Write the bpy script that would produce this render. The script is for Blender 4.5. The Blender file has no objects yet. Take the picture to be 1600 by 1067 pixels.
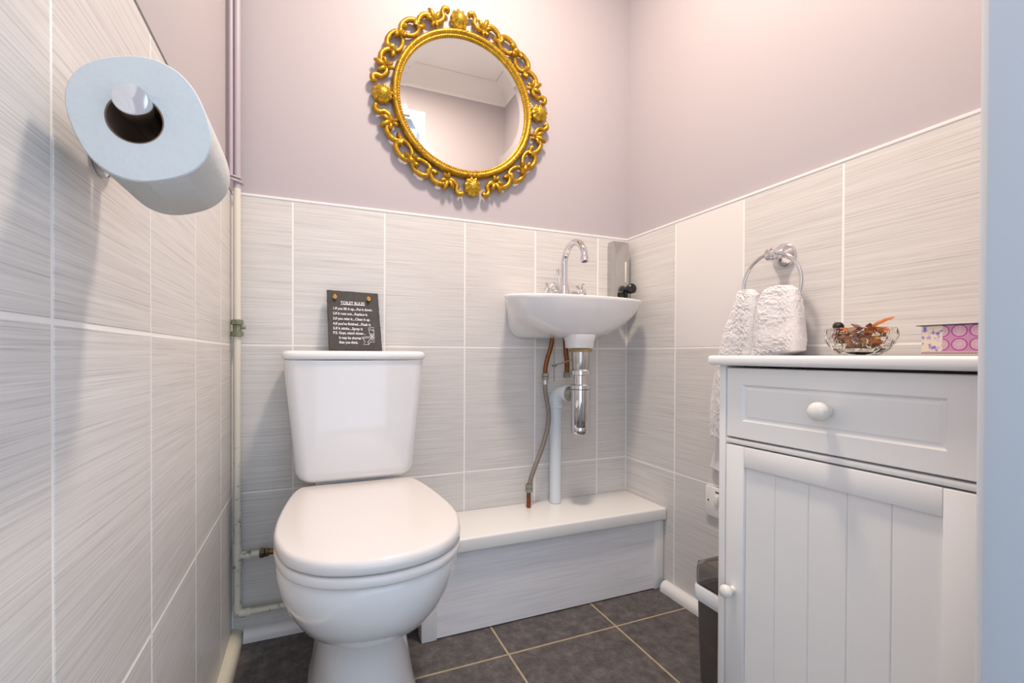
import bpy, bmesh, math, random
from mathutils import Vector, Matrix, noise, Euler
random.seed(7)
PI = math.pi
sc = bpy.context.scene
COL = sc.collection

# ------------------------------------------------------------------ camera
cam_d = bpy.data.cameras.new('camera'); cam = bpy.data.objects.new('camera', cam_d); COL.objects.link(cam)
YAW, PITCH, ROLL = .3845, -.0074, .0036
fw = Vector((math.sin(YAW)*math.cos(PITCH), math.cos(YAW)*math.cos(PITCH), math.sin(PITCH)))
rt = Vector((math.cos(YAW), -math.sin(YAW), 0)); up = rt.cross(fw)
r2 = rt*math.cos(ROLL) + up*math.sin(ROLL); u2 = -rt*math.sin(ROLL) + up*math.cos(ROLL)
cam.matrix_world = Matrix(((r2.x, u2.x, -fw.x, .2008), (r2.y, u2.y, -fw.y, -1.4085), (r2.z, u2.z, -fw.z, .7703), (0, 0, 0, 1)))
cam_d.sensor_width = 36; cam_d.sensor_fit = 'HORIZONTAL'; cam_d.lens = 717.39/1600*36
cam_d.shift_x = (800-778.87)/1600; cam_d.shift_y = (560.92-533.5)/1600
cam_d.clip_start = .02
sc.camera = cam

# ------------------------------------------------------------------ world, exposure
w = bpy.data.worlds.new('hall_daylight'); sc.world = w; w.use_nodes = True
bg = w.node_tree.nodes['Background']; bg.inputs['Color'].default_value = (.70, .84, 1.0, 1); bg.inputs['Strength'].default_value = 1.22
sc.view_settings.view_transform = 'Standard'; sc.view_settings.look = 'None'
sc.view_settings.gamma = 1; sc.view_settings.use_curve_mapping = False
sc.view_settings.exposure = .62
LAMP = Vector((.66, -.62, 2.31)); LAMP_W = 15.5; LAMP_COL = (1.0, .83, .665)

W = 1.2854           # room width between tile faces
D = 1.213            # front wall plane
T = 1.1997           # top of the tiling
CEIL = 2.38
BK = .008            # plaster sits this far behind the tile faces

# ------------------------------------------------------------------ materials
MATS = {}
def nodes_of(m):
    m.use_nodes = True
    nt = m.node_tree; return nt, nt.nodes, nt.links, nt.nodes['Principled BSDF']
def mat(name, col, rough=.5, metal=0, spec=.5, coat=0, trans=0, ior=1.45, bump=0, bscale=200, var=0, vscale=6, emit=None, sheen=0):
    if name in MATS: return MATS[name]
    m = bpy.data.materials.new(name); nt, N, L, b = nodes_of(m)
    b.inputs['Base Color'].default_value = (*col, 1); b.inputs['Roughness'].default_value = rough
    b.inputs['Metallic'].default_value = metal; b.inputs['Specular IOR Level'].default_value = spec
    b.inputs['Coat Weight'].default_value = coat; b.inputs['Coat Roughness'].default_value = .05
    b.inputs['Transmission Weight'].default_value = trans; b.inputs['IOR'].default_value = ior
    b.inputs['Sheen Weight'].default_value = sheen
    if emit: b.inputs['Emission Color'].default_value = (*emit[0], 1); b.inputs['Emission Strength'].default_value = emit[1]
    tc = N.new('ShaderNodeTexCoord')
    if var:
        nz = N.new('ShaderNodeTexNoise'); nz.inputs['Scale'].default_value = vscale; nz.inputs['Detail'].default_value = 5
        L.new(tc.outputs['Object'], nz.inputs['Vector'])
        mx = N.new('ShaderNodeMix'); mx.data_type = 'RGBA'
        mx.inputs['A'].default_value = (*[c*(1-var) for c in col], 1); mx.inputs['B'].default_value = (*[min(1, c*(1+var)) for c in col], 1)
        L.new(nz.outputs['Fac'], mx.inputs['Factor']); L.new(mx.outputs['Result'], b.inputs['Base Color'])
    if bump:
        nb = N.new('ShaderNodeTexNoise'); nb.inputs['Scale'].default_value = bscale; nb.inputs['Detail'].default_value = 4
        L.new(tc.outputs['Object'], nb.inputs['Vector'])
        bp = N.new('ShaderNodeBump'); bp.inputs['Strength'].default_value = bump; bp.inputs['Distance'].default_value = .002
        L.new(nb.outputs['Fac'], bp.inputs['Height']); L.new(bp.outputs['Normal'], b.inputs['Normal'])
    MATS[name] = m; return m

def ramp(N, stops):
    r = N.new('ShaderNodeValToRGB'); e = r.color_ramp.elements
    e[0].position, e[0].color = stops[0][0], (*stops[0][1], 1)
    e[1].position, e[1].color = stops[-1][0], (*stops[-1][1], 1)
    for p, c in stops[1:-1]:
        n = e.new(p); n.color = (*c, 1)
    return r

def streak_tile_mat():
    m = bpy.data.materials.new('streaked_wall_tile'); nt, N, L, b = nodes_of(m)
    tc = N.new('ShaderNodeTexCoord'); oi = N.new('ShaderNodeObjectInfo')
    mul = N.new('ShaderNodeVectorMath'); mul.operation = 'MULTIPLY'
    cmb = N.new('ShaderNodeCombineXYZ')
    for k, s in (('X', 31.), ('Y', 57.), ('Z', 13.)):
        mm = N.new('ShaderNodeMath'); mm.operation = 'MULTIPLY'; mm.inputs[1].default_value = s
        L.new(oi.outputs['Random'], mm.inputs[0]); L.new(mm.outputs[0], cmb.inputs[k])
    def nz(sx, sy, detail, rough=.6):
        mp = N.new('ShaderNodeMapping'); mp.inputs['Scale'].default_value = (sx, sy, 1)
        L.new(tc.outputs['Object'], mp.inputs['Vector'])
        ad = N.new('ShaderNodeVectorMath'); L.new(mp.outputs[0], ad.inputs[0]); L.new(cmb.outputs[0], ad.inputs[1])
        n = N.new('ShaderNodeTexNoise'); n.inputs['Scale'].default_value = 1; n.inputs['Detail'].default_value = detail; n.inputs['Roughness'].default_value = rough
        L.new(ad.outputs[0], n.inputs['Vector']); return n
    a = nz(4.5, 680, 4, .65); c = nz(2.5, 110, 3)
    r1 = ramp(N, [(.32, (.50, .48, .475)), (.44, (.66, .64, .63)), (.56, (.73, .71, .695)), (.68, (.79, .77, .755))])
    L.new(a.outputs['Fac'], r1.inputs['Fac'])
    r2_ = ramp(N, [(.3, (.94, .935, .94)), (.7, (1, 1, 1))]); L.new(c.outputs['Fac'], r2_.inputs['Fac'])
    mx = N.new('ShaderNodeMix'); mx.data_type = 'RGBA'; mx.blend_type = 'MULTIPLY'; mx.inputs['Factor'].default_value = 1
    L.new(r1.outputs[0], mx.inputs['A']); L.new(r2_.outputs[0], mx.inputs['B']); L.new(mx.outputs['Result'], b.inputs['Base Color'])
    bp = N.new('ShaderNodeBump'); bp.inputs['Strength'].default_value = .12; bp.inputs['Distance'].default_value = .001
    L.new(a.outputs['Fac'], bp.inputs['Height']); L.new(bp.outputs['Normal'], b.inputs['Normal'])
    b.inputs['Roughness'].default_value = .32
    return m
TILE = streak_tile_mat()
TILE_PLAIN = mat('plain_cream_tile', (.78, .75, .74), .3)

def floor_mat():
    m = bpy.data.materials.new('slate_grey_floor_tile'); nt, N, L, b = nodes_of(m)
    tc = N.new('ShaderNodeTexCoord'); oi = N.new('ShaderNodeObjectInfo')
    cmb = N.new('ShaderNodeCombineXYZ'); mm = N.new('ShaderNodeMath'); mm.operation = 'MULTIPLY'; mm.inputs[1].default_value = 40
    L.new(oi.outputs['Random'], mm.inputs[0]); L.new(mm.outputs[0], cmb.inputs['X'])
    ad = N.new('ShaderNodeVectorMath'); L.new(tc.outputs['Object'], ad.inputs[0]); L.new(cmb.outputs[0], ad.inputs[1])
    n1 = N.new('ShaderNodeTexNoise'); n1.inputs['Scale'].default_value = 30; n1.inputs['Detail'].default_value = 10; n1.inputs['Roughness'].default_value = .78; n1.inputs['Distortion'].default_value = .1
    L.new(ad.outputs[0], n1.inputs['Vector'])
    r = ramp(N, [(.30, (.042, .036, .037)), (.45, (.082, .072, .072)), (.56, (.122, .107, .105)), (.70, (.20, .175, .165))])
    L.new(n1.outputs['Fac'], r.inputs['Fac']); L.new(r.outputs[0], b.inputs['Base Color'])
    n2 = N.new('ShaderNodeTexNoise'); n2.inputs['Scale'].default_value = 90; n2.inputs['Detail'].default_value = 6
    L.new(ad.outputs[0], n2.inputs['Vector'])
    bp = N.new('ShaderNodeBump'); bp.inputs['Strength'].default_value = .35; bp.inputs['Distance'].default_value = .002
    L.new(n2.outputs['Fac'], bp.inputs['Height']); L.new(bp.outputs['Normal'], b.inputs['Normal'])
    b.inputs['Roughness'].default_value = .5
    return m
FLOOR = floor_mat()

GROUT = mat('white_grout', (.88, .86, .84), .8, bump=.2, bscale=300)
FGROUT = mat('beige_floor_grout', (.44, .35, .23), .9, var=.3, vscale=40)
LILAC = mat('lilac_paint', (.475, .435, .465), .6, bump=.10, bscale=60)
LILAC_GLOSS = mat('lilac_gloss_paint', (.46, .405, .46), .4, var=.06)
CEILP = mat('ceiling_white', (.88, .87, .85), .8)
WHITE_TRIM = mat('white_trim_plastic', (.82, .81, .82), .3)
SHADOW_TRIM = mat('painted_shadow_strip', (.30, .28, .28), .5)  # grey stands in for the shadow gap above the left wall tiles
GLOSSW = mat('white_gloss_paint', (.84, .835, .83), .25, coat=.3)
CREAMW = mat('aged_cream_gloss', (.72, .68, .56), .35, var=.10, vscale=25)
PORC = mat('white_porcelain', (.82, .815, .83), .12, coat=.6)
SEATW = mat('white_seat_plastic', (.76, .73, .725), .16, coat=.3)
CHROME = mat('chrome', (.72, .72, .75), .05, 1)
STEEL = mat('brushed_steel', (.57, .56, .55), .22, 1, bump=.05, bscale=400)
DULL = mat('dull_brass_fitting', (.36, .35, .30), .4, .8, var=.3, vscale=60)
BLACK = mat('black_plastic', (.012, .012, .013), .25)
COPPER = mat('aged_copper', (.22, .085, .035), .38, .8, var=.45, vscale=35)
PVC = mat('white_pvc', (.70, .76, .82), .35)

# ------------------------------------------------------------------ mesh builder
class MB:
    def __init__(s): s.v = []; s.f = []; s.m = []
    def add(s, vs, fs, mi=0):
        o = len(s.v); s.v += [tuple(v) for v in vs]
        for f in fs: s.f.append(tuple(i+o for i in f)); s.m.append(mi)
        return s
    def box(s, a, b, bev=0, seg=2, mi=0):
        bm = bmesh.new(); bmesh.ops.create_cube(bm, size=1)
        for v in bm.verts: v.co = Vector([(a[i]+b[i])/2 + v.co[i]*(b[i]-a[i]) for i in range(3)])
        if bev: bmesh.ops.bevel(bm, geom=bm.edges[:], offset=bev, segments=seg, profile=.5, affect='EDGES', clamp_overlap=True)
        bm.verts.index_update()
        s.add([v.co[:] for v in bm.verts], [[v.index for v in f.verts] for f in bm.faces], mi); bm.free(); return s
    def loft(s, rings, cap0=True, cap1=True, closed=True, mi=0):
        n = len(rings[0]); o = []; vs = []
        for r in rings: vs += list(r)
        fs = []
        for i in range(len(rings)-1):
            for j in range(n if closed else n-1):
                k = (j+1) % n
                fs.append((i*n+j, i*n+k, (i+1)*n+k, (i+1)*n+j))
        if cap0: fs.append(tuple(range(n-1, -1, -1)))
        if cap1: fs.append(tuple((len(rings)-1)*n+j for j in range(n)))
        return s.add(vs, fs, mi)
    def lathe(s, prof, origin=(0, 0, 0), axis=(0, 0, 1), n=24, cap0=True, cap1=True, mi=0):
        ax = Vector(axis).normalized(); e1 = ax.orthogonal().normalized(); e2 = ax.cross(e1); o = Vector(origin)
        rings = [[o + ax*h + (e1*math.cos(2*PI*k/n) + e2*math.sin(2*PI*k/n))*max(r, 1e-5) for k in range(n)] for r, h in prof]
        return s.loft(rings, cap0, cap1, mi=mi)
    def tube(s, path, rad, n=12, closed=False, cap=True, flat=1.0, mi=0):
        P = [Vector(p) for p in path]; m = len(P)
        if not hasattr(rad, '__len__'): rad = [rad]*m
        rings = []; prev = None
        for i, p in enumerate(P):
            a = P[(i-1) % m] if (closed or i > 0) else p
            b = P[(i+1) % m] if (closed or i < m-1) else p
            t = (b-a).normalized()
            if prev is None: e1 = t.orthogonal().normalized()
            else:
                e1 = prev - t*prev.dot(t)
                e1 = e1.normalized() if e1.length > 1e-6 else t.orthogonal().normalized()
            prev = e1; e2 = t.cross(e1)
            rings.append([p + (e1*math.cos(2*PI*k/n) + e2*math.sin(2*PI*k/n)*flat)*rad[i] for k in range(n)])
        if closed:
            vs = [v for r in rings for v in r]; fs = []
            for i in range(m):
                i2 = (i+1) % m
                for j in range(n):
                    k = (j+1) % n; fs.append((i*n+j, i*n+k, i2*n+k, i2*n+j))
            return s.add(vs, fs, mi)
        return s.loft(rings, cap, cap, mi=mi)
    def mesh(s, name, mats, smooth=True, angle=35):
        me = bpy.data.meshes.new(name); me.from_pydata(s.v, [], s.f)
        for m in (mats if isinstance(mats, (list, tuple)) else [mats]): me.materials.append(m)
        bm = bmesh.new(); bm.from_mesh(me); bmesh.ops.recalc_face_normals(bm, faces=bm.faces[:]); bm.to_mesh(me); bm.free()
        me.polygons.foreach_set('material_index', s.m)
        if smooth:
            me.polygons.foreach_set('use_smooth', [True]*len(me.polygons)); me.set_sharp_from_angle(angle=math.radians(angle))
        me.update(); return me
    def build(s, name, mats, parent=None, smooth=True, angle=35):
        o = bpy.data.objects.new(name, s.mesh(name, mats, smooth, angle)); COL.objects.link(o)
        if parent is not None: o.parent = parent
        return o

def empty(name, loc=(0, 0, 0), rot=(0, 0, 0)):
    o = bpy.data.objects.new(name, None); o.empty_display_size = .05; COL.objects.link(o)
    o.location = loc; o.rotation_euler = rot; return o
def tag(o, label, cat, group=None):
    o['label'] = label; o['category'] = cat
    if group: o['group'] = group
    return o
def struct(o, label=None, cat=None):
    o['kind'] = 'structure'
    if label: o['label'] = label
    if cat: o['category'] = cat
    return o
def at(root, pts):      # world points -> local to an un-rotated root
    l = root.location; return [(p[0]-l[0], p[1]-l[1], p[2]-l[2]) for p in pts]
def arc(c, r, a0, a1, n, ex, ey):
    c = Vector(c); ex = Vector(ex); ey = Vector(ey)
    return [c + ex*(r*math.cos(a0+(a1-a0)*i/n)) + ey*(r*math.sin(a0+(a1-a0)*i/n)) for i in range(n+1)]
def catmull(P, sub=6, closed=False):
    P = [Vector(p) for p in P]; n = len(P); out = []
    for i in range(n if closed else n-1):
        p0 = P[(i-1) % n] if (closed or i > 0) else P[0]; p1 = P[i]; p2 = P[(i+1) % n]
        p3 = P[(i+2) % n] if (closed or i+2 < n) else P[-1]
        for k in range(sub):
            t = k/sub; out.append(.5*((2*p1) + (p2-p0)*t + (2*p0-5*p1+4*p2-p3)*t*t + (3*p1-p0-3*p2+p3)*t**3))
    if not closed: out.append(P[-1])
    return out

# ================================================================== SETTING
# ---- walls (plaster) ------------------------------------------------
def wall_box(name, a, b, m, label, cat='wall'):
    o = MB().box(a, b).build(name, m, smooth=False); return struct(o, label, cat)
wall_back = wall_box('wall_back', (-.10, BK, -.05), (W+.10, BK+.1, CEIL), LILAC, 'back wall painted pale lilac above streaked tiles')
wall_left = wall_box('wall_left', (-.10, -D-.12, -.05), (-BK, BK, CEIL), LILAC, 'left wall painted lilac above streaked tiles')
wall_right = wall_box('wall_right', (W+BK, -D-.12, -.05), (W+.10, BK, CEIL), LILAC, 'right wall painted lilac above streaked tiles')
DX, DZ = .722, 2.085      # doorway: right edge, head height
mbw = MB().box((DX, -D-.11, 0), (W+BK, -D, CEIL)).box((-BK, -D-.11, DZ), (DX, -D, CEIL))
wall_front = struct(mbw.build('wall_front', LILAC, smooth=False), 'front wall around the doorway, seen in the mirror', 'wall')
ceiling = struct(MB().box((-.1, -D-.12, CEIL), (W+.1, BK+.1, CEIL+.05)).build('ceiling', CEILP, smooth=False), 'plain white ceiling seen in the mirror', 'ceiling')

# coving: concave quarter section along all four walls
def cove(name, p, d, nrm, L):
    p = Vector(p); d = Vector(d); nrm = Vector(nrm); r = .095
    prof = [(0, 0), (0, -.085)] + [(r*(1-math.cos(a))*.92+.006, -.078+.078*math.sin(a)) for a in [PI/2*i/8 for i in range(9)]] + [(r, 0)]
    rings = [[p + d*t + nrm*x + Vector((0, 0, z)) for x, z in prof] for t in (0, L)]
    return MB().loft(rings).build(name, CEILP)
for i, (p, d, n_, L_) in enumerate((((-BK, -D, CEIL), (1, 0, 0), (0, 1, 0), W+2*BK), ((W+BK, -D, CEIL), (0, 1, 0), (-1, 0, 0), D+BK),
                                   ((W+BK, BK, CEIL), (-1, 0, 0), (0, -1, 0), W+2*BK), ((-BK, BK, CEIL), (0, -1, 0), (1, 0, 0), D+BK))):
    struct(cove('trim_%d' % (i+1), p, d, n_, L_), 'white ceiling coving along the %s wall' % ('front', 'right', 'back', 'left')[i], 'coving')

# ---- floor with tiles ----------------------------------------------
floor = struct(MB().box((-.1, -2.6, -.06), (W+.1, .1, -.0010)).build('floor', FGROUT, smooth=False), 'dark grey square floor tiles with beige grout', 'floor')
def slab_mesh(w_, h_, t, ch, m, name):
    # front face at local z=0, going back to -t; chamfered edge
    a, b = w_/2, h_/2
    r0 = [(-a+ch, -b+ch, 0), (a-ch, -b+ch, 0), (a-ch, b-ch, 0), (-a+ch, b-ch, 0)]
    r1 = [(-a, -b, -ch), (a, -b, -ch), (a, b, -ch), (-a, b, -ch)]
    r2__ = [(-a, -b, -t), (a, -b, -t), (a, b, -t), (-a, b, -t)]
    return MB().loft([r2__, r1, r0]).mesh(name, m, smooth=False)
FP, FG = .3335, .0055
tilecache = {}
def put_tile(name, key, w_, h_, t, ch, m, loc, rot, parent):
    k = (key, round(w_, 4), round(h_, 4))
    if k not in tilecache: tilecache[k] = slab_mesh(w_, h_, t, ch, m, name)
    o = bpy.data.objects.new(name, tilecache[k]); COL.objects.link(o); o.parent = parent; o.location = loc; o.rotation_euler = rot
    return o
xs = [.6705-FP*2-.02]; 
xl = [-.1] + [.6705+FP*k for k in (-2, -1, 0, 1)] + [W+.1]
yl = [.1] + [-.3255-FP*k for k in range(0, 7)]
for i in range(len(xl)-1):
    for j in range(len(yl)-1):
        x0, x1 = xl[i]+FG/2, xl[i+1]-FG/2; y1, y0 = yl[j]-FG/2, yl[j+1]+FG/2
        put_tile('floor_tile', 'f', x1-x0, y1-y0, .008, .001, FLOOR, ((x0+x1)/2, (y0+y1)/2, 0), (0, 0, 0), floor)

# ---- wall tiling ---------------------------------------------------
TW, TH, GR = .252, .402, .0040
def grout(name, a, b, parent): return MB().box(a, b).build(name, GROUT, parent, smooth=False)
GD = .0007
grout('grout_bed', (-BK, GD, 0), (W+BK, BK-.0005, T), wall_back)
grout('grout_bed', (-BK+.0005, -D+.001, 0), (-GD, GD, T), wall_left)
grout('grout_bed', (W+GD, -D+.001, 0), (W+BK-.0005, GD, T), wall_right)
rows = [(T-TH, T), (T-2*TH, T-TH), (0, T-2*TH)]
def tiling(parent, cuts, place, rot, plain=()):
    for i in range(len(cuts)-1):
        for j, (z0, z1) in enumerate(rows):
            a, b = cuts[i], cuts[i+1]
            wd = abs(b-a)-GR; hd = z1-z0-GR
            if wd < .006: continue
            m = TILE_PLAIN if (i, j) in plain else TILE
            put_tile('wall_tile', 'plain' if (i, j) in plain else 's', wd, hd, .006, .0012, m, place((a+b)/2, (z0+z1)/2), rot, parent)
xa = .1494
tiling(wall_back, [0, xa, xa+TW, xa+2*TW, xa+3*TW, xa+4*TW, W], lambda c, z: (c, 0, z), (PI/2, 0, 0))
yp = .6624
tiling(wall_left, [0]+[-(yp-TW*k) for k in (2, 1, 0, -1, -2)]+[-D], lambda c, z: (0, c, z), (PI/2, 0, PI/2))
yf = .2479
tiling(wall_right, [0]+[-(yf+TW*k) for k in range(4)]+[-D], lambda c, z: (W, c, z), (PI/2, 0, -PI/2), plain=((1, 0),))
# top trim strips
struct(MB().box((0, -.0015, T), (W, BK, T+.007), .001, 1).build('trim_5', WHITE_TRIM), 'thin white trim strip along top of back wall tiles', 'trim')
struct(MB().box((W-.0015, -D, T), (W+BK, 0, T+.007), .001, 1).build('trim_6', WHITE_TRIM), 'thin white trim strip along top of right wall tiles', 'trim')
struct(MB().box((-BK, -D, T), (.001, 0, T+.004), .001, 1).build('trim_7', SHADOW_TRIM), 'thin grey strip painted as the shadow line along top of left wall tiles', 'trim')

# ---- skirting: quadrant beads ---------------------------------------
def quadrant(name, p, d, nrm, L, r, m, label):
    p = Vector(p); d = Vector(d); nrm = Vector(nrm)
    prof = [(0, 0), (r, 0)] + [(r*(.25+.75*math.cos(a)), r*1.15*(.25+.75*math.sin(a))) for a in [PI/2*i/8 for i in range(9)]] + [(0, r*1.15)]
    rings = [[p + d*t + nrm*x + Vector((0, 0, z)) for x, z in prof] for t in (0, L)]
    return struct(MB().loft(rings).build(name, m), label, 'skirting')
quadrant('baseboard_left', (.0005, -.001, 0), (0, -1, 0), (1, 0, 0), D-.01, .027, CREAMW, 'cream rounded skirting bead along the left wall')
quadrant('baseboard_back', (.029, -.0005, 0), (1, 0, 0), (0, -1, 0), .435, .027, WHITE_TRIM, 'white rounded skirting bead below pipe on back wall')
quadrant('baseboard_right', (W-.0005, -.216, 0), (0, -1, 0), (-1, 0, 0), D-.226, .027, WHITE_TRIM, 'white rounded skirting bead along the right wall')

# ---- doorway: lining and architrave ---------------------------------
door = struct(empty('door_1', (DX, -D, 0)), 'white painted door frame at right edge of the photo', 'door frame')
def dpart(name, a, b, m, bev=.002):
    l = door.location; return MB().box([a[i]-l[i] for i in range(3)], [b[i]-l[i] for i in range(3)], bev).build(name, m, door)
dpart('architrave', (DX, -D, 0), (DX+.075, -D+.013, DZ+.075), GLOSSW)
dpart('architrave_head', (.0, -D, DZ), (DX-.0005, -D+.013, DZ+.075), GLOSSW)
JAMB_TINT = mat('white_gloss_daylight_tint', (.48, .535, .60), .35)  # white jamb with the blue-grey cast of daylight painted into its colour
dpart('jamb', (.70, -D-.14, 0), (DX, -D-.0005, DZ), JAMB_TINT, .001)
dpart('jamb_head', (0, -D-.14, DZ-.022), (.70, -D-.0005, DZ), JAMB_TINT, .001)

# ---- ceiling lamp (out of frame, lights the room) --------------------
lamp = tag(empty('ceiling_lamp', (LAMP.x, LAMP.y, CEIL)), 'round flush white ceiling lamp in the middle of the ceiling', 'lamp')
MB().lathe([(.118, 0), (.120, -.004), (.120, -.058), (.112, -.066), (.109, -.066), (.109, -.010)], n=48, cap1=False).build('lamp_housing', GLOSSW, lamp)
ld = bpy.data.lights.new('lamp_light', 'AREA'); ld.shape = 'DISK'; ld.size = .20; ld.energy = LAMP_W; ld.color = LAMP_COL
lo = bpy.data.objects.new('lamp_light', ld); COL.objects.link(lo); lo.parent = lamp; lo.location = (0, 0, LAMP.z-CEIL)

# ================================================================== TOILET
TX = .308
toilet = tag(empty('toilet', (TX, 0, 0)), 'white close-coupled toilet with closed lid', 'toilet')
def egg(z, hw, yf_, yb, yc, n=48, e=2.2):
    out = []
    for k in range(n):
        a = 2*PI*k/n; c, s = math.cos(a), math.sin(a)
        px = math.copysign(abs(c)**(2/e), c)*hw
        py = math.copysign(abs(s)**(2/e), s)
        out.append((px, yc + (py*(yb-yc) if py > 0 else py*(yc-yf_)), z))
    return out
pan = MB()
lev = [(0, .118, -.475, -.06, -.28, 2.6), (.012, .118, -.475, -.06, -.28, 2.6), (.02, .114, -.47, -.06, -.28, 2.5), (.07, .108, -.458, -.06, -.28, 2.4), (.13, .099, -.450, -.06, -.28, 2.3), (.175, .096, -.452, -.06, -.30, 2.2),
       (.196, .098, -.462, -.06, -.30, 2.2), (.213, .107, -.495, -.06, -.32, 2.2), (.235, .123, -.545, -.06, -.36, 2.15), (.265, .142, -.590, -.055, -.40, 2.1), (.30, .157, -.622, -.05, -.42, 2.1), (.335, .166, -.640, -.05, -.44, 2.15), (.365, .171, -.648, -.05, -.45, 2.2), (.385, .171, -.650, -.05, -.45, 2.2), (.395, .167, -.646, -.05, -.45, 2.2), (.398, .160, -.638, -.05, -.45, 2.2)]
pan.loft([egg(*l[:5], e=l[5]) for l in lev]).build('bowl', PORC, toilet, angle=60)
half = [(0, -.178), (.06, -.178), (.118, -.179), (.140, -.190), (.155, -.245), (.168, -.34), (.1745, -.44), (.169, -.515), (.146, -.587), (.102, -.636), (.05, -.659), (0, -.666)]
hp = catmull([(a, b, 0) for a, b in half], 5)
outl = [(p.x, p.y) for p in hp] + [(-p.x, p.y) for p in hp[-2:0:-1]]
def plate(levels, c=(0, -.43)):
    return [[(c[0]+(x-c[0])*s, c[1]+(y-c[1])*s, z) for x, y in outl] for z, s in levels]
MB().loft(plate([(.400, .975), (.402, .992), (.405, .999), (.4145, .999), (.4175, .992), (.419, .975)])).build('seat_ring', SEATW, toilet, angle=60)
MB().loft(plate([(.4215, .975), (.423, .99), (.426, 1.0), (.434, 1.002), (.440, .997), (.4435, .988), (.4458, .974), (.4467, .955), (.447, .6), (.447, .2)])).build('seat_lid', SEATW, toilet, angle=60)
for s in (-1, 1):
    MB().lathe([(.009, -.02), (.011, -.018), (.011, .018), (.009, .02)], (s*.075, -.196, .412), (1, 0, 0), 16).build('hinge', SEATW, toilet)
def rrect(hw, y0, y1, z, r, bow=0, n=6):
    pts = []
    for cx_, cy_, a0 in ((hw-r, y1-r, 0), (-hw+r, y1-r, PI/2), (-hw+r, y0+r, PI), (hw-r, y0+r, 1.5*PI)):
        for k in range(n+1):
            a = a0 + PI/2*k/n; pts.append([cx_+r*math.cos(a), cy_+r*math.sin(a), z])
    # bow the front outwards: add mid points
    out = []
    for i, p in enumerate(pts):
        out.append(p)
        if i == 3*(n+1)-1:
            q = pts[i+1]
            for k in range(1, 10):
                t = k/10; out.append([p[0]+(q[0]-p[0])*t, p[1]+(q[1]-p[1])*t - bow*(1-(2*t-1)**2), z])
    return out
cis = MB()
cis.loft([rrect(.105, -.165, -.03, .4485, .02), rrect(.128, -.178, -.022, .452, .026, .002), rrect(.142, -.184, -.017, .462, .03, .004), rrect(.149, -.186, -.014, .478, .032, .006),
          rrect(.159, -.188, -.012, .60, .033, .008), rrect(.170, -.190, -.012, .70, .034, .009), rrect(.1745, -.191, -.012, .757, .034, .009)]).build('cistern', PORC, toilet, angle=50)
cis2 = MB()
cis2.loft([rrect(.172, -.188, -.014, .7585, .03, .009), rrect(.1765, -.194, -.010, .7605, .034, .009), rrect(.1785, -.196, -.008, .764, .036, .009), rrect(.1785, -.196, -.008, .772, .036, .009), rrect(.176, -.193, -.010, .778, .034, .009), rrect(.168, -.185, -.018, .7810, .03, .008), rrect(.10, -.13, -.06, .7815, .02, .004)]).build('cistern_lid', PORC, toilet, angle=50)
MB().box((-.10, -.155, .3985), (.10, -.03, .4480), .006, 2).build('cistern_platform', PORC, toilet)

# ================================================================== SLATE SIGN on the cistern
SLATE = mat('dark_slate', (.060, .055, .056), .65, bump=.5, bscale=120, var=.35, vscale=45)
CHALK = mat('white_lettering', (.86, .84, .84), .7)
ROPE = mat('golden_jute_rope', (.62, .34, .06), .85, bump=.6, bscale=350, var=.3, vscale=200)
sw, sh = .138, .1785
sign = tag(empty('slate_sign', (.242, -.066, .7818), (math.radians(-14), 0, math.radians(2))), 'small black slate plaque with white handwritten toilet rules on the cistern', 'sign')
# local frame: x right, z up, front face at y=0 (towards -y)
sb = MB(); nseg = 26
def rough_outline(y, inset):
    pts = []
    def seg(a, b, n):
        for k in range(n):
            t = k/n; p = [a[0]+(b[0]-a[0])*t, a[1]+(b[1]-a[1])*t]
            j = noise.noise(Vector((p[0]*300, p[1]*300, 3.7)))*.0011
            pts.append((p[0]+j, y, p[1]+j*.7))
    a = inset
    seg((a, a+.002), (sw-a+.006, a+.001), 16); seg((sw-a+.006, a+.001), (sw-a, sh-a-.003), 22); seg((sw-a, sh-a-.003), (a-.003, sh-a), 16); seg((a-.003, sh-a), (a, a+.002), 22)
    return pts
sb.loft([rough_outline(.0045, .0005), rough_outline(.002, -.0004), rough_outline(0, .0018)]).build('slate_slab', SLATE, sign, smooth=False)
def text_mesh(body, x, z, size, name='lettering', wd=None, off=.0):
    c = bpy.data.curves.new('t', 'FONT'); c.body = body; c.size = size; c.extrude = .00015; c.offset = off
    c.align_x = 'LEFT'; c.resolution_u = 3
    t = bpy.data.objects.new('t', c); COL.objects.link(t)
    bpy.context.view_layer.update()
    dg = bpy.context.evaluated_depsgraph_get()
    me = bpy.data.meshes.new_from_object(t.evaluated_get(dg)); bpy.data.objects.remove(t); bpy.data.curves.remove(c)
    xsv = [v.co.x for v in me.vertices]; ww = max(xsv)-min(xsv); k = 1 if wd is None else wd/ww
    for v in me.vertices:
        px, pz = v.co.x*k, v.co.y
        v.co = Vector((x+px, -.0012 - v.co.z, z+pz + px*-.012))
    me.materials.clear(); me.materials.append(CHALK)
    o = bpy.data.objects.new(name, me); COL.objects.link(o); o.parent = sign; return o
S = sw/640.
def sx(u): return (u-250)*S
def sz(v): return (905-v)/750*sh
text_mesh('TOILET RULES', sx(405), sz(330), .0128, wd=(710-405)*S, off=.0002)
MB().box((sx(405), -.0013, sz(338)), (sx(712), -.0009, sz(332))).build('underline', CHALK, sign)
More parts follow.
